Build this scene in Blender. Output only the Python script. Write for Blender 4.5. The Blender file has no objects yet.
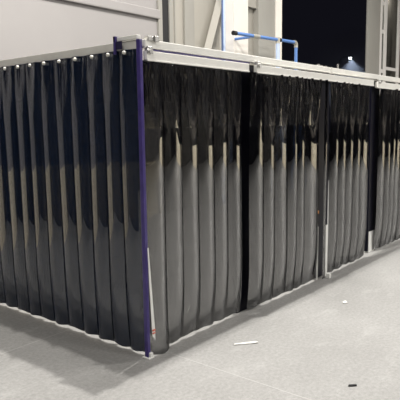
import bpy, bmesh, math, random
from mathutils import Vector, Matrix
random.seed(7)
scene = bpy.context.scene
COL = scene.collection
PI = math.pi

# ------------------------------------------------------------------ materials
def new_mat(name, color=(.5, .5, .5), rough=.5, metal=0.0, ior=1.45):
    m = bpy.data.materials.new(name); m.use_nodes = True
    b = m.node_tree.nodes['Principled BSDF']
    b.inputs['Base Color'].default_value = (*color, 1)
    b.inputs['Roughness'].default_value = rough
    b.inputs['Metallic'].default_value = metal
    b.inputs['IOR'].default_value = ior
    return m

def nd(m, kind, **kw):
    n = m.node_tree.nodes.new(kind)
    for k, v in kw.items():
        setattr(n, k, v)
    return n

def ln(m, a, b):
    m.node_tree.links.new(a, b)

def noise(m, scale, detail=4, rough=.55, stretch=(1, 1, 1), coord='Object'):
    tc = nd(m, 'ShaderNodeTexCoord'); mp = nd(m, 'ShaderNodeMapping')
    mp.inputs['Scale'].default_value = stretch
    ln(m, tc.outputs[coord], mp.inputs['Vector'])
    n = nd(m, 'ShaderNodeTexNoise')
    n.inputs['Scale'].default_value = scale; n.inputs['Detail'].default_value = detail
    n.inputs['Roughness'].default_value = rough
    ln(m, mp.outputs['Vector'], n.inputs['Vector'])
    return n.outputs['Fac']

def ramp(m, fac, stops):
    r = nd(m, 'ShaderNodeValToRGB')
    el = r.color_ramp.elements
    while len(el) < len(stops): el.new(.5)
    for e, (p, c) in zip(el, stops):
        e.position = p; e.color = (*c, 1) if len(c) == 3 else c
    ln(m, fac, r.inputs['Fac'])
    return r.outputs['Color']

def bsdf(m):
    return m.node_tree.nodes['Principled BSDF']

def mottled(name, c0, c1, scale, rough=.5, metal=0.0, bump=0.0, stretch=(1, 1, 1), bump_scale=None, bump_dist=.01):
    m = new_mat(name, c0, rough, metal)
    f = noise(m, scale, 5, .6, stretch)
    ln(m, ramp(m, f, [(.3, c0), (.7, c1)]), bsdf(m).inputs['Base Color'])
    if bump:
        b = nd(m, 'ShaderNodeBump'); b.inputs['Strength'].default_value = bump
        b.inputs['Distance'].default_value = bump_dist
        ln(m, noise(m, bump_scale or scale * 4, 3), b.inputs['Height']); ln(m, b.outputs['Normal'], bsdf(m).inputs['Normal'])
    return m

def vinyl(name, base, dust, dust_lo, ior=2.1, bump=.15, crease=1.0):
    """dark glossy welding vinyl, with smears of grey dust and soft sheet ripple"""
    m = new_mat(name, base, .1, 0, ior)
    f = noise(m, 6, 8, .7, (1.0, 1.0, .55))
    g = noise(m, 26, 6, .75, (1.6, 1.6, .25))
    mul = nd(m, 'ShaderNodeMath', operation='MULTIPLY'); ln(m, f, mul.inputs[0]); ln(m, g, mul.inputs[1])
    ln(m, ramp(m, mul.outputs[0], [(.29, base), (dust_lo, dust)]), bsdf(m).inputs['Base Color'])
    ln(m, ramp(m, f, [(.35, (.008,) * 3), (.7, (.03,) * 3)]), bsdf(m).inputs['Roughness'])
    # broad sheet ripple, plus tight creases towards the hung top edge
    tc = nd(m, 'ShaderNodeTexCoord'); sp = nd(m, 'ShaderNodeSeparateXYZ'); ln(m, tc.outputs['Object'], sp.inputs[0])
    mr = nd(m, 'ShaderNodeMapRange'); ln(m, sp.outputs['Z'], mr.inputs['Value'])
    mr.inputs['From Min'].default_value = 1.62; mr.inputs['From Max'].default_value = 2.05
    mr.inputs['To Min'].default_value = 0; mr.inputs['To Max'].default_value = crease
    cr = nd(m, 'ShaderNodeMath', operation='MULTIPLY'); ln(m, noise(m, 13, 2, .5, (3.4, 3.4, .36)), cr.inputs[0]); ln(m, mr.outputs[0], cr.inputs[1])
    ad = nd(m, 'ShaderNodeMath', operation='MULTIPLY_ADD'); ln(m, noise(m, 5, 1, .5, (1.6, 1.6, .35)), ad.inputs[0]); ad.inputs[1].default_value = bump
    ln(m, cr.outputs[0], ad.inputs[2])
    b1 = nd(m, 'ShaderNodeBump'); b1.inputs['Strength'].default_value = 1; b1.inputs['Distance'].default_value = .012
    ln(m, ad.outputs[0], b1.inputs['Height'])
    ln(m, b1.outputs['Normal'], bsdf(m).inputs['Normal'])
    return m

M = {}
M['vinyl_blue'] = vinyl('blue_black_vinyl', (.006, .014, .036), (.06, .065, .075), .6, 2.45, .12, .6)
M['vinyl_grey'] = vinyl('grey_black_vinyl', (.005, .005, .007), (.06, .058, .055), .6, 3.8, .15, 2.1)
M['gap_black'] = new_mat('gap_interior_black', (.004, .004, .009), .35, 0, 1.18)  # near-black for the gap posts, standing in for the dark interior
M['rail_paint'] = mottled('off_white_rail_paint', (.72, .71, .67), (.77, .76, .72), 9, .35)
M['rail_grey'] = mottled('grey_galvanised_rail', (.56, .545, .51), (.64, .625, .59), 8, .4)
M['film'] = mottled('purple_protective_film', (.036, .024, .125), (.06, .042, .19), 14, .28, 0, .2)
M['film_dark'] = mottled('dark_purple_film', (.012, .009, .035), (.02, .016, .06), 14, .3)
M['bare'] = mottled('bare_white_profile', (.62, .62, .6), (.74, .74, .72), 10, .35)
M['bare'].node_tree.nodes['Principled BSDF'].inputs['Roughness'].default_value = .45
M['steel'] = new_mat('zinc_steel', (.55, .54, .52), .3, .8)
M['rivet'] = new_mat('bright_rivet', (.8, .78, .72), .3, .1)
M['dark_steel'] = new_mat('dark_steel', (.010, .010, .011), .6)
M['red'] = new_mat('red_tape', (.5, .09, .05), .5)
M['orange'] = new_mat('orange_tag', (.85, .36, .08), .5)
M['wall_beige'] = mottled('beige_wall_sheet', (.275, .262, .258), (.302, .288, .284), .7, .6)
M['wall_white'] = mottled('white_wall_paint', (.63, .605, .575), (.69, .665, .635), 1.5, .55)
M['wall_cream'] = mottled('cream_column_paint', (.72, .68, .62), (.78, .74, .68), 1.5, .5)
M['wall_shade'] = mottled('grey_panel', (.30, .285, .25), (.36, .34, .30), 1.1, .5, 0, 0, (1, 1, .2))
M['wall_grey'] = mottled('grey_column_paint', (.27, .26, .235), (.33, .32, .29), 1.2, .55, 0, 0, (1, 1, .3))
M['dark_wall'] = mottled('dark_reflection_wall', (.003, .003, .0035), (.005, .005, .006), .8, .9)  # near-black so the unseen walls reflect dark in the vinyl
bsdf(M['dark_wall']).inputs['Specular IOR Level'].default_value = .1
M['pipe_blue'] = new_mat('blue_pipe_paint', (.12, .24, .55), .35)
M['night_blue'] = new_mat('slate_blue_cable', (.10, .15, .30), .4)
M['pipe_pale'] = new_mat('pale_blue_pipe_paint', (.52, .62, .82), .35)
M['fitting'] = new_mat('grey_pipe_fitting', (.5, .48, .42), .35, .4)
M['black'] = new_mat('black_plastic', (.01, .01, .011), .5)
M['paper'] = new_mat('white_paper', (.52, .515, .49), .8)
M['box_grey'] = mottled('grey_box', (.13, .115, .10), (.18, .16, .14), 3, .7)
M['night'] = new_mat('night_ground', (.02, .02, .022), .9)

def glass():
    m = bpy.data.materials.new('window_glass'); m.use_nodes = True
    nt = m.node_tree; nt.nodes.clear()
    out = nt.nodes.new('ShaderNodeOutputMaterial'); mx = nt.nodes.new('ShaderNodeMixShader')
    tr = nt.nodes.new('ShaderNodeBsdfTransparent'); gl = nt.nodes.new('ShaderNodeBsdfGlossy')
    gl.inputs['Roughness'].default_value = .02; tr.inputs['Color'].default_value = (.86, .88, .87, 1)
    mx.inputs['Fac'].default_value = .06
    nt.links.new(tr.outputs[0], mx.inputs[1]); nt.links.new(gl.outputs[0], mx.inputs[2]); nt.links.new(mx.outputs[0], out.inputs[0])
    return m
M['glass'] = glass()

def emit(name, col, s):
    m = new_mat(name, col); b = bsdf(m)
    b.inputs['Emission Color'].default_value = (*col, 1); b.inputs['Emission Strength'].default_value = s
    return m
M['lamp'] = emit('lamp_lens', (.85, .92, 1), 14)

def floor_mat():
    m = new_mat('concrete_floor', (.5, .48, .45), .5)
    big = noise(m, .9, 6, .6); fine = noise(m, 38, 5, .7); speck = noise(m, 160, 2, .6)
    c = ramp(m, big, [(.3, (.225, .222, .215)), (.7, (.27, .267, .26))])
    mx = nd(m, 'ShaderNodeMix', data_type='RGBA', blend_type='MULTIPLY'); mx.inputs[0].default_value = 1
    ln(m, c, mx.inputs[6]); ln(m, ramp(m, fine, [(.3, (.76, .76, .76)), (.7, (1.14, 1.14, 1.14))]), mx.inputs[7])
    mx2 = nd(m, 'ShaderNodeMix', data_type='RGBA', blend_type='MULTIPLY'); mx2.inputs[0].default_value = 1
    ln(m, mx.outputs[2], mx2.inputs[6]); ln(m, ramp(m, speck, [(.28, (.75, .75, .75)), (.45, (1, 1, 1))]), mx2.inputs[7])
    # light scuffs
    sc = noise(m, 2.3, 9, .75, (1, 2.6, 1))
    mx3 = nd(m, 'ShaderNodeMix', data_type='RGBA', blend_type='MIX')
    ln(m, ramp(m, sc, [(.54, (0, 0, 0)), (.7, (.6, .6, .6))]), mx3.inputs[0])
    ln(m, mx2.outputs[2], mx3.inputs[6]); mx3.inputs[7].default_value = (.33, .328, .32, 1)
    ln(m, mx3.outputs[2], bsdf(m).inputs['Base Color'])
    ln(m, ramp(m, big, [(.3, (.42,) * 3), (.7, (.6,) * 3)]), bsdf(m).inputs['Roughness'])
    b = nd(m, 'ShaderNodeBump'); b.inputs['Strength'].default_value = .15; b.inputs['Distance'].default_value = .004
    ln(m, fine, b.inputs['Height']); ln(m, b.outputs['Normal'], bsdf(m).inputs['Normal'])
    return m
M['floor'] = floor_mat()
M['joint'] = new_mat('joint_filler', (.33, .325, .315), .7)

# ------------------------------------------------------------------ mesh helpers
def box(bm, x0, x1, y0, y1, z0, z1, bev=0.0):
    t = bmesh.new()
    bmesh.ops.create_cube(t, size=1)
    for v in t.verts:
        v.co = Vector((x0 + (v.co.x + .5) * (x1 - x0), y0 + (v.co.y + .5) * (y1 - y0), z0 + (v.co.z + .5) * (z1 - z0)))
    if bev: bmesh.ops.bevel(t, geom=t.edges[:], offset=bev, segments=2, affect='EDGES', profile=.6)
    merge(bm, t)

def merge(bm, t):
    me = bpy.data.meshes.new('tmp'); t.to_mesh(me); t.free(); bm.from_mesh(me); bpy.data.meshes.remove(me)

def tube(bm, pts, r, seg=14, cap=True):
    pts = [Vector(p) for p in pts]; rings = []
    for i, p in enumerate(pts):
        d = (pts[min(i + 1, len(pts) - 1)] - pts[max(i - 1, 0)]).normalized()
        a = Vector((0, 0, 1)) if abs(d.z) < .9 else Vector((1, 0, 0))
        s = d.cross(a).normalized(); t = s.cross(d)
        rr = r[i] if isinstance(r, (list, tuple)) else r
        rings.append([bm.verts.new(p + (s * math.cos(k * 2 * PI / seg) + t * math.sin(k * 2 * PI / seg)) * rr) for k in range(seg)])
    for a, b in zip(rings, rings[1:]):
        for k in range(seg):
            bm.faces.new((a[k], a[(k + 1) % seg], b[(k + 1) % seg], b[k]))
    if cap:
        bm.faces.new(rings[0]); bm.faces.new(rings[-1][::-1])

def obj(name, bm, mat, parent=None, smooth=False):
    bmesh.ops.recalc_face_normals(bm, faces=bm.faces[:])
    for e in bm.edges:
        if len(e.link_faces) == 2 and e.calc_face_angle(0) > .75: e.smooth = False
    me = bpy.data.meshes.new(name); bm.to_mesh(me); bm.free()
    o = bpy.data.objects.new(name, me); COL.objects.link(o)
    me.materials.append(M[mat] if isinstance(mat, str) else mat)
    if smooth:
        for p in me.polygons: p.use_smooth = True
    if parent: o.parent = parent
    return o

def B(*boxes, bev=0.0):
    bm = bmesh.new()
    for b in boxes: box(bm, *b, bev=bev)
    return bm

def T(*runs):
    bm = bmesh.new()
    for pts, r in runs: tube(bm, pts, r)
    return bm

def thing(name, label, cat, loc=(0, 0, 0), rz=0, group=None):
    o = bpy.data.objects.new(name, None); COL.objects.link(o)
    o.location = loc; o.rotation_euler = (0, 0, rz); o.empty_display_size = .1
    return tag(o, label, cat, group)

def tag(o, label, cat, group=None):
    o['label'] = label; o['category'] = cat
    if group: o['group'] = group
    return o

def struct(name, bm, mat, label=None):
    o = obj(name, bm, mat); o['kind'] = 'structure'
    if label: o['label'] = label
    return o

# ------------------------------------------------------------------ setting
struct('floor', B((-14, 26, -20.6, 4.6, -.2, 0)), 'floor', 'pale grey concrete floor with saw-cut joints')
jl = bmesh.new()
box(jl, -9, 12, .875, .883, .0002, .0008)
box(jl, .126, .134, -11, -.12, .0002, .0008)
box(jl, 4.6, 4.608, -11, -.3, .0002, .0008)
box(jl, -9, 12, -3.9, -3.892, .0002, .0008)
struct('trim_1', jl, 'joint', 'thin pale joint lines in the concrete floor')

WY = 4.3
struct('wall_back', B((-3.5, 4.78, WY, WY + .15, 0, 6.5)), 'wall_beige', 'plain beige wall behind the curtain booth')
struct('trim_2', B((-3.5, 4.78, WY - .05, WY, 3.5, 3.66), bev=.02), 'wall_beige', 'added horizontal rail giving the light and shadow band on the beige wall')  # rail added so its edge and shadow form the soft light bands

def fin(name, x0, x1, y0, y1, mat, label, z1=6.5):
    return struct(name, B((x0, x1, y0, y1, 0, z1), bev=.006), mat, label)

# steel column with a dark web, right end of the beige wall
hb = B((4.74, 4.84, WY - .04, WY + .15, 0, 6.5), (5.03, 5.12, WY - .04, WY + .15, 0, 6.5))
struct('trim_3', hb, 'wall_grey', 'grey steel column flanges beside the beige wall')
fin('trim_4', 4.84, 5.03, WY - .015, WY + .12, 'dark_steel', 'dark web of the steel column')
# grey sheet bay with diagonal brace
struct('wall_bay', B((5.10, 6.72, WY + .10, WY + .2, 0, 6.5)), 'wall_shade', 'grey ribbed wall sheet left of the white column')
rb = bmesh.new()
box(rb, 5.56, 5.84, WY + .05, WY + .10, 0, 6.5, .008); box(rb, 5.30, 5.33, WY + .08, WY + .10, 0, 6.5, .004)
struct('trim_5', rb, 'wall_grey', 'vertical ribs on the grey wall sheet')
dg = bmesh.new()
a, b = Vector((5.95, WY + .0, 2.6)), Vector((6.75, WY + .0, 4.5))
tube(dg, [a, b], .10, 4)
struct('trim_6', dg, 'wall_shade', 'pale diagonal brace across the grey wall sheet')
# white and cream columns
struct('trim_7', B((6.72, 7.03, WY - .02, WY + .2, 0, 6.5), bev=.01), 'wall_white', 'white column behind the blue pipes')
struct('trim_8', B((7.03, 7.55, WY - .03, WY + .2, 0, 6.5), bev=.01), 'wall_cream', 'bright cream pilaster behind the blue pipes')
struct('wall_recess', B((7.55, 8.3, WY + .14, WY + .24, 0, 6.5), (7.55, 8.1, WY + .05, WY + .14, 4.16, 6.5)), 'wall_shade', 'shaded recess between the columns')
struct('trim_9', B((8.0, 8.68, WY, WY + .2, 0, 6.5), bev=.01), 'wall_grey', 'grey column beside the dark opening')
struct('trim_10', B((8.68, 8.94, WY - .03, WY + .2, 0, 6.5), bev=.01), 'wall_cream', 'bright jamb on the left of the dark opening')
# right column of the opening
struct('trim_11', B((13.88, 14.86, WY - .02, WY + .03, 0, 6.5), bev=.008), 'wall_grey', 'grey column on the right of the dark opening')
# lattice window at right
wz0, wz1 = 0.6, 6.5
wf = B(*[(x0, x1, WY - .025, WY + .02, wz0, wz1) for x0, x1 in ((14.87, 15.02), (15.2, 15.42), (16.36, 16.58), (17.7, 17.9))],
       *[(15.02, 15.2, WY - .015, WY + .01, z, z + .12) for z in (5.28, 4.42, 3.2)],
       (15.42, 16.36, WY - .015, WY + .01, 3.32, 3.42), bev=.006)
wf2 = struct('window_1', wf, 'wall_white', 'white framed window with narrow panes right of the dark opening')
obj('pane', B((15.05, 17.7, WY - .002, WY + .004, wz0, wz1)), 'glass', wf2)
struct('wall_sill', B((14.86, 19, WY, WY + .15, 0, wz0)), 'wall_grey')
struct('wall_room', B((16.05, 22, WY + .85, WY + .95, 0, 6.5)), 'box_grey', 'dim room wall seen through the window')
struct('floor_room', B((16.05, 22, WY + .2, WY + .85, 2.2, 2.4)), 'box_grey')
for i, (x, w, z0, z1, lab) in enumerate(((17.05, .42, 2.4, 3.3, 'tall grey carton inside the window on the right'),
                                          (17.62, .4, 2.4, 3.0, 'small grey carton beside the tall one inside the window'))):
    t = thing('carton', lab, 'box', (x, WY + .57, z0), .1, 'cartons inside the window')
    obj('box_body', B((-w / 2, w / 2, -.15, .15, 0, z1 - z0), bev=.008), 'box_grey', t)
    obj('tape', B((-.03, .03, -.153, .153, .02, z1 - z0 + .002)), 'wall_grey', t)

# unseen sides of the hall, near-black and cream to shape the vinyl's reflections
struct('wall_end', B((17.2, 17.35, -20, -.9, 0, 7)), 'dark_wall')
struct('wall_front', B((-11.1, 17.2, -20.15, -20, 0, 7)), 'dark_wall')
struct('wall_side', B((-11.1, -11, -20, 4.5, 0, 7)), 'dark_wall')
struct('wall_dark', B((-11, -3.5, WY, WY + .15, 0, 7)), 'dark_wall')
M['reflect_cream'] = mottled('reflected_cream_paint', (.74, .66, .50), (.8, .72, .56), 1.5, .5)
struct('reflection_slab', B((-5.3, -5.2, -.6, 4.3, 0, 7)), 'dark_wall')  # unseen dark slab added to darken reflections in the left curtain
struct('trim_14', B((-3.5, 4.7, WY - .02, WY, 0, 1.05)), 'reflect_cream')  # unseen cream band added to brighten stripes reflected in the left curtain
struct('trim_12', B((17.0, 17.2, -13, -3.6, 0, .9)), 'reflect_cream')
fr = bmesh.new()
for y in (-11.6, -10.2, -8.6, -7.0, -5.4, -4.2): box(fr, 17.05, 17.2, y - .3, y + .3, 1.25, 1.9)
struct('trim_13', fr, 'box_grey')

# ------------------------------------------------------------------ booth frame
def strip_mesh(w, zt, zb, rnd, sag=.026, shingle=.014, top_fold=.0, flare=.0, nu=14, nv=44, twist=.0):
    """one hanging PVC strip: bowed outwards (local -y), lapping its neighbour, wrinkled at the top"""
    bm = bmesh.new(); rows = []
    ph = rnd.uniform(0, 6.28); ph2 = rnd.uniform(0, 6.28); k1 = rnd.uniform(.75, 1.25)
    for j in range(nv + 1):
        v = j / nv; z = zt + (zb - zt) * v
        near_top = max(0, 1 - v / .22) ** 1.5
        sg = sag * k1 * (.45 + .55 * min(1, v / .2)) * (1 + .08 * math.sin(ph + 5 * v))
        tw = twist * math.sin(ph2 + 3.2 * v) + shingle
        row = []
        for i in range(nu + 1):
            u = i / nu; s = 2 * u - 1
            out = sg * (1 - s * s) + tw * s * .5 + shingle * .5
            out += top_fold * near_top * math.cos(3 * PI * u + ph) * .5
            out += top_fold * .5 * max(0, 1 - v / .27) * math.sin(2 * PI * u * 1.6 + ph2 + 9 * v)
            out += flare * max(0, (v - .77) / .23) ** 2 * (.7 + .3 * (1 - s * s))
            x = (u - .5) * w * (1 - .10 * near_top) + .004 * math.sin(ph + 4 * v)
            zz = z + (.006 * math.sin(ph + 6 * u) if j == nv else 0)
            row.append(bm.verts.new((x, -out, zz)))
        rows.append(row)
    for a, b in zip(rows, rows[1:]):
        for i in range(nu): bm.faces.new((a[i], a[i + 1], b[i + 1], b[i]))
    geom = bm.faces[:]
    bmesh.ops.solidify(bm, geom=geom, thickness=.003)
    return bm

def rivet_mesh(r=.013):
    bm = bmesh.new()
    prof = [(0, r), (.004, r), (.008, r * .8), (.011, r * .4)]
    tube(bm, [(0, .006, 0)] + [(0, -y, 0) for y, q in prof], [r] + [q for y, q in prof], 12)
    return bm

# left curtain (along +Y from the corner); local x runs left to right as seen from outside
L0 = 2.72
left = thing('strip_curtain', 'long blue-black vinyl strip curtain on the left face of the booth', 'curtain', (0, L0, 0), -PI / 2, 'vinyl strip curtains of the booth')
obj('hanging_rail', B((0.0, L0 - .02, -.005, .03, 2.148, 2.208), bev=.004), 'rail_grey', left)
ys = [.075, .265, .437, .625, .815, 1.005, 1.192, 1.36, 1.55, 1.74, 1.93, 2.12, 2.31, 2.5]
for i, y in enumerate(ys):
    rnd = random.Random(100 + i)
    w = .2 if i == 0 else .215
    if i == 0: y = .102
    s = obj('strip', strip_mesh(w, 2.15, .014 + .006 * rnd.random(), rnd, sag=.03, shingle=-.012, top_fold=.008, flare=-.034, twist=.008), 'vinyl_blue', left, True)
    s.location = (L0 - y, -.012, 0)
    rv = obj('rivet', rivet_mesh(), 'rivet', s, True); rv.location = (0, -.03, 2.128); rv['label'] = 'bright round rivet'

def door(label, x, strips, zt, y, hx0, hx1, hz0, hz1, fold, rollers, seed, mat='vinyl_grey', corner=False):
    d = thing('strip_curtain', label, 'curtain', (x, y, 0), 0, 'vinyl strip curtains of the booth')
    hd = obj('header_rail', B((hx0, hx1, -.03, .004, hz0, hz1), (hx0, hx1, -.036, .004, hz0, hz0 + .012), bev=.003), 'rail_paint', d)
    for i, (a, b) in enumerate(strips):
        rnd = random.Random(seed + i)
        w = (b - a) * 1.12
        big = corner and i == 0
        s = obj('strip', strip_mesh(w, zt, (.018 if not big else .006) + .008 * rnd.random(), rnd, sag=.03 if not big else .04, shingle=.012,
                                    top_fold=fold, flare=-.045 if not big else .012, twist=.002), mat, d, True)
        s.location = ((a + b) / 2, -.004, 0)
    for rx in rollers:
        r = obj('roller_bracket', B((rx - .022, rx + .022, -.03, .0, hz1 - .005, hz1 + .03), (rx - .03, rx + .03, -.034, -.028, hz1 - .02, hz1 + .012), bev=.003), 'steel', d)
        w = obj('roller', T(([(rx, -.045, hz1 - .004), (rx, -.03, hz1 - .004)], .017)), 'steel', r, True)
    return d

door('black vinyl strip curtain panel nearest the purple corner post, right face', 0, [(.013, .185), (0.185, 0.375), (0.375, 0.565), (0.565, 0.760), (0.760, 0.940), (0.940, 1.135)],
     2.075, -.012, .03, 1.24, 2.068, 2.136, .018, (.06,), 200, corner=True)
door('grey-black vinyl strip curtain panel between the dark gap and the orange tag', 0, [(1.231, 1.421), (1.421, 1.606), (1.606, 1.830), (1.830, 2.006), (2.006, 2.162), (2.162, 2.440)],
     2.07, -.05, 1.30, 2.68, 2.062, 2.13, .034, (1.33,), 300)
door('vinyl strip curtain panel between the orange tag and the white footing block', 0, [(2.74, 2.915), (2.915, 3.108), (3.108, 3.293), (3.293, 3.489), (3.489, 3.713)],
     2.07, -.045, 2.685, 3.80, 2.062, 2.13, .034, (), 400)
door('vinyl strip curtain panel at far right beyond the white footing block', 0, [(4.115, 4.312), (4.312, 4.479), (4.479, 4.657), (4.657, 4.854), (4.854, 5.051), (5.051, 5.248), (5.248, 5.445)],
     2.06, -.02, 3.98, 5.5, 2.05, 2.125, .034, (4.04,), 500)
# a lone narrow strip hanging in the meeting gap
rnd = random.Random(900)
s = obj('hanging_strip', strip_mesh(.075, 2.07, .02, rnd, sag=.010, shingle=-.008, top_fold=.01, twist=.006), 'vinyl_grey', None, True)
s.location = (2.535, -.10, 0)
tag(s, 'narrow loose vinyl strip hanging in front of the two white post bases', 'curtain strip')

# upper beam along the right face
bm_ = thing('top_beam', 'long off-white beam along the top of the right face', 'beam', (0, 0, 2.15))
obj('beam_body', B((.03, 6.2, -.03, .03, .006, .062), bev=.005), 'rail_paint', bm_)
obj('film_strip', B((.04, 1.28, -.022, -.012, -.007, .004)), 'film', bm_)['label'] = 'purple film along the beam underside'
for x, h in ((2.54, .022), (2.61, .016), (2.70, .014)):
    bt = obj('bolt', T(([(x, 0, .06), (x, 0, .06 + h)], .016)), 'steel', bm_)
obj('stud', T(([(2.99, 0, .06), (2.99, 0, .115)], .010)), 'steel', bm_)
obj('joint_plate', B((2.765, 2.785, -.036, -.028, -.002, .066)), 'rail_grey', bm_)
br = obj('corner_bracket', B((.05, .12, -.04, .0, .055, .085), (.105, .14, -.05, -.03, .05, .09), bev=.003), 'steel', bm_)
obj('bracket_bolt', T(([(.16, -.02, .06), (.16, -.02, .098)], .012)), 'steel', br)
# end piece of the left rail
ep = thing('rail_end_piece', 'short pale rail end with a purple stop plate, left of the corner', 'rail', (0, .1, 2.2))
obj('rail_body', B((-.02, .02, -.10, .10, .012, .04), bev=.004), 'rail_paint', ep)
obj('stop_plate', B((-.042, .02, .092, .106, .0085, .044), (-.042, -.031, .086, .106, -.075, .044)), 'film', ep)['label'] = 'purple stop plate'
obj('film_flap', B((-.038, -.031, .03, .086, -.045, .006)), 'film_dark', ep)

# corner post, purple film partly peeled
cp = thing('corner_post', 'purple film-wrapped corner post with peeled white foot', 'post', (-.02, -.02, 0))
obj('post_body', B((-.014, .014, -.018, .014, .008, 2.205), bev=.003), 'film', cp)
bmw = bmesh.new()
vs = [bmw.verts.new(p) for p in [(-.004, -.0245, .82), (.006, -.0245, .82), (.006, -.0245, .17), (.036, -.0265, .155), (.040, -.0265, .20), (.024, -.0245, .82)]]
bmw.free()
bmw = bmesh.new()
f = bmw.faces.new([bmw.verts.new(p) for p in [(.000, -.030, .80), (.008, -.030, .80), (.030, -.052, .20), (.030, -.052, .13), (.004, -.050, .17)]])
ex = bmesh.ops.extrude_face_region(bmw, geom=[f])
for v in ex['geom']:
    if isinstance(v, bmesh.types.BMVert): v.co.y += .004
pl = obj('bare_strip', bmw, 'bare', cp); pl['label'] = 'white bare strip where the film has peeled'
obj('red_band', B((.003, .031, -.0555, -.050, .205, .215), (.003, .031, -.0555, -.050, .185, .192)), 'red', pl)['label'] = 'red band'
obj('foot_plate', B((-.026, .03, -.04, .03, 0, .008), (-.004, .024, -.034, .02, .008, .04), bev=.003), 'bare', cp)['label'] = 'white foot plate'

def post(name, label, x, y, w, d, foot_h, mat='film_dark', tagz=None, foot=None):
    p = thing(name, label, 'post', (x, y, 0), 0, 'door posts in the right face')
    f0, f1 = foot or (-w / 2 - .003, w / 2 + .003)
    obj('post_body', B((-w / 2, w / 2, -d / 2, d / 2, .02, 2.14), bev=.003), mat, p)
    ft = obj('foot_sleeve', B((f0, f1, -d / 2 - .005, d / 2 + .005, 0, foot_h), bev=.004), 'bare' if foot_h > .05 else mat, p)
    if foot_h > .05: ft['label'] = 'white foot sleeve'
    if tagz: obj('tag', B((-.085, -.06, -d / 2 - .012, -d / 2 - .002, tagz, tagz + .03), bev=.002), 'orange', p)['label'] = 'small orange tag'
    return p
post('door_post', 'added black panel for the dark interior in the wide gap left of the middle panels', 1.30, .04, .34, .04, .021, 'gap_black')  # black box added where only the dark interior shows
post('door_post', 'dark door post with white foot and an orange tag on it', 2.56, -.021, .19, .04, .57, 'gap_black', .71, (-.086, -.05))  # body widened as dark backing, standing for the shaded interior
post('door_post', 'dark door post with tall white foot, just right of the orange tag', 2.70, -.021, .042, .04, .56, 'gap_black')
post('door_post', 'dark door post with short white footing block in the right-hand gap', 4.10, .045, .26, .045, .27, 'gap_black', None, (-.105, .08))
obj_f = obj('foot_block', B((2.615, 2.66, -.125, -.085, 0, .05), bev=.005), 'bare')
tag(obj_f, 'small white block on the floor at the foot of the loose strip', 'block')

# ------------------------------------------------------------------ pipes on the back wall
PY = 3.75
pr = thing('air_pipe', 'blue compressed-air pipe run with a tee and elbow above the booth', 'pipe', (7.06, PY, 3.38))
zl = lambda x: 3.38 + (x - 6.3) * .026 - 3.38
def P(x, y=0, dz=0): return (x - 7.06, y, zl(x) + dz)
obj('main_pipe', T(([P(6.34), P(8.62)], .034)), 'pipe_blue', pr, True)
obj('branch_pipe', T(([P(7.06), (0, WY - .035 - PY, P(7.06)[2])], .028)), 'pipe_blue', pr, True)
obj('drop_pipe', T(([P(8.68, 0, -.08), P(8.68, 0, -3.42)], .036)), 'pipe_blue', pr, True)
el = [P(8.58), P(8.63), (8.667 - 7.06, 0, zl(8.68) - .015), P(8.68, 0, -.05), P(8.68, 0, -.11)]
obj('elbow', T((el, .044)), 'fitting', pr, True)
obj('tee', T(([P(6.95), P(7.17)], .043), ([P(7.06), (0, .11, P(7.06)[2])], .048)), 'fitting', pr, True)
obj('coupling', T(([P(7.92), P(8.02)], .041)), 'black', pr, True)
obj('end_cap', T(([P(6.27), P(6.37)], .043)), 'black', pr, True)
dp = obj('drop_pipe', T(([(.84, 0, -3.38), (.84, 0, .0)], .045)), 'pipe_pale', pr, True); dp['label'] = 'pale blue drop pipe beside the bright jamb'
obj('pipe_clip', T(([(.84, 0, -.04), (.84, 0, .085)], .05)), 'fitting', pr, True)
d3 = thing('riser_pipe', 'thin pale blue vertical pipe on the white column edge', 'pipe', (6.56, WY - .10, 0))
obj('pipe_body', T(([(0, 0, 0), (0, 0, 6.5)], .042)), 'pipe_pale', d3, True)
obj('cable', T(([(-.065, -.03, 0), (-.065, -.03, 6.5)], .018)), 'night_blue', d3, True)
for z in (3.0, 4.4): obj('pipe_clip', T(([(0, 0, z), (0, 0, z + .05)], .058)), 'fitting', d3, True)

# ------------------------------------------------------------------ night outside, with the street lamp
struct('ground', B((-10, 90, 4.6, 90, -.3, -.1)), 'night')
sl = thing('street_lamp', 'lit street lamp glowing in the night beyond the dark opening', 'lamp', (38.5, 16, -.1))
obj('pole', T(([(1.6, 1.6, 0), (1.6, 1.6, 6.75)], [.09, .06])), 'dark_steel', sl, True)
obj('arm', T(([(1.6, 1.6, 6.7), (1.2, 1.2, 6.86), (.05, .05, 6.78)], .04)), 'dark_steel', sl, True)
obj('lamp_head', B((-.16, .16, -.2, .2, 6.68, 6.78), bev=.02), 'dark_steel', sl)
obj('lens', B((-.07, .07, -.08, .08, 6.54, 6.68), bev=.03), 'lamp', sl)
def haze():
    m = bpy.data.materials.new('night_haze'); m.use_nodes = True
    nt = m.node_tree; nt.nodes.clear()
    out = nt.nodes.new('ShaderNodeOutputMaterial'); sc = nt.nodes.new('ShaderNodeVolumeScatter')
    sc.inputs['Color'].default_value = (.8, .86, 1, 1); sc.inputs['Density'].default_value = .04
    nt.links.new(sc.outputs[0], out.inputs['Volume'])
    return m
M['haze'] = haze()
hz = bmesh.new(); bmesh.ops.create_icosphere(hz, subdivisions=3, radius=3.2)
hz_o = obj('night_haze', hz, 'haze'); hz_o.location = (38.5, 15.8, 5.6)
hz_o['kind'] = 'stuff'; tag(hz_o, 'faint bluish haze glowing under the street lamp', 'haze')
ld = bpy.data.lights.new('street_spot', 'SPOT'); ld.energy = 700; ld.spot_size = math.radians(118); ld.spot_blend = .6; ld.color = (.75, .85, 1); ld.shadow_soft_size = .1
lo = bpy.data.objects.new('street_spot', ld); COL.objects.link(lo); lo.location = (38.5, 15.9, 6.42)

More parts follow.
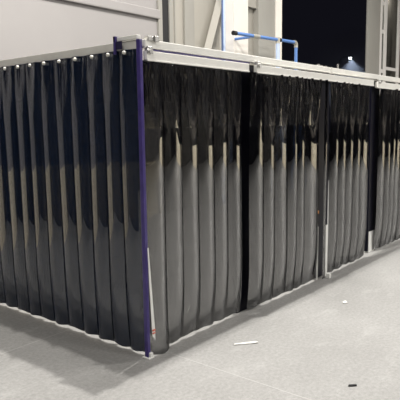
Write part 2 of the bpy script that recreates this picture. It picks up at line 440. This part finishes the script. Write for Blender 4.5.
# ------------------------------------------------------------------ litter on the floor
def scrap(name, label, cat, x, y, pts, mat, h=.006, bend=.0):
    bm = bmesh.new()
    vs = [bm.verts.new((px, py, .001 + bend * abs(px) * (1 if px > 0 else .3))) for px, py in pts]
    f = bm.faces.new(vs); ex = bmesh.ops.extrude_face_region(bm, geom=[f])
    for v in ex['geom']:
        if isinstance(v, bmesh.types.BMVert): v.co.z += h
    o = obj(name, bm, mat); o.location = (x, y, 0); return tag(o, label, cat)
scrap('plastic_scrap', 'thin white plastic scrap on the open floor in front of the first panel', 'litter', .60, -.43, [(-.07, .05), (.02, -.03), (.075, -.075), (.085, -.05), (.03, .005), (-.05, .06)], 'paper', .004, .05)
scrap('paper_scrap', 'small folded paper scrap on the floor in front of the middle panel', 'litter', 1.95, -.61, [(-.03, .0), (.01, -.02), (.04, .015), (.0, .03)], 'paper', .004, .25)
scrap('black_chip', 'small black chip lying on the floor near the bottom of the view', 'litter', .45, -1.355, [(-.024, .018), (-.01, .022), (.024, -.012), (.014, -.022), (-.014, .002)], 'black', .008)

# ------------------------------------------------------------------ lights
def area(name, loc, size, power, col=(1, .965, .91)):
    d = bpy.data.lights.new(name, 'AREA'); d.shape = 'DISK'; d.size = size; d.energy = power; d.color = col
    o = bpy.data.objects.new(name, d); COL.objects.link(o); o.location = loc
    return o
area('high_bay_key', (1.6, .30, 8.2), .14, 800)
area('high_bay_second', (.75, .5, 8.2), .14, 400)
for i, (x, y, e) in enumerate([(-6.5, -3.5, 560), (1.5, -7.5, 420), (8, -6, 600), (-2, 1.6, 110), (6, 1.0, 200), (11, 1.0, 260), (14, -6, 600)]):
    area('hall_fill', (x, y, 8.4), 1.6, e)  # soft fill lamps added overhead to even out the hall light
area('end_wall_fill', (13.8, -8, 6.0), 1.2, 1500)  # fill added near the end wall to brighten its reflected cream band
area('room_lamp', (17.5, WY + .55, 6.3), .3, 25)

w = bpy.data.worlds.new('World'); scene.world = w; w.use_nodes = True
w.node_tree.nodes['Background'].inputs['Color'].default_value = (.0048, .0048, .0075, 1)

# ------------------------------------------------------------------ camera
cd = bpy.data.cameras.new('Camera'); cam = bpy.data.objects.new('Camera', cd); COL.objects.link(cam)
R = Vector((0.63211571, -0.77474488, -0.01414555)); U = Vector((0.112073, 0.07334674, 0.99098935)); F = Vector((0.7667264, 0.62800528, -0.13319161))
m = Matrix.Identity(4)
for i in range(3):
    m[i][0] = R[i]; m[i][1] = U[i]; m[i][2] = -F[i]
m.translation = Vector((-2.71742826, -2.7324724, 1.63926656))
cam.matrix_world = m
cd.sensor_width = 36; cd.sensor_fit = 'HORIZONTAL'; cd.lens = 559.374 / 400 * 36; cd.clip_end = 300
scene.camera = cam
scene.view_settings.view_transform = 'Standard'; scene.view_settings.look = 'None'
scene.view_settings.gamma = 1; scene.view_settings.use_curve_mapping = False
scene.view_settings.exposure = 0.0
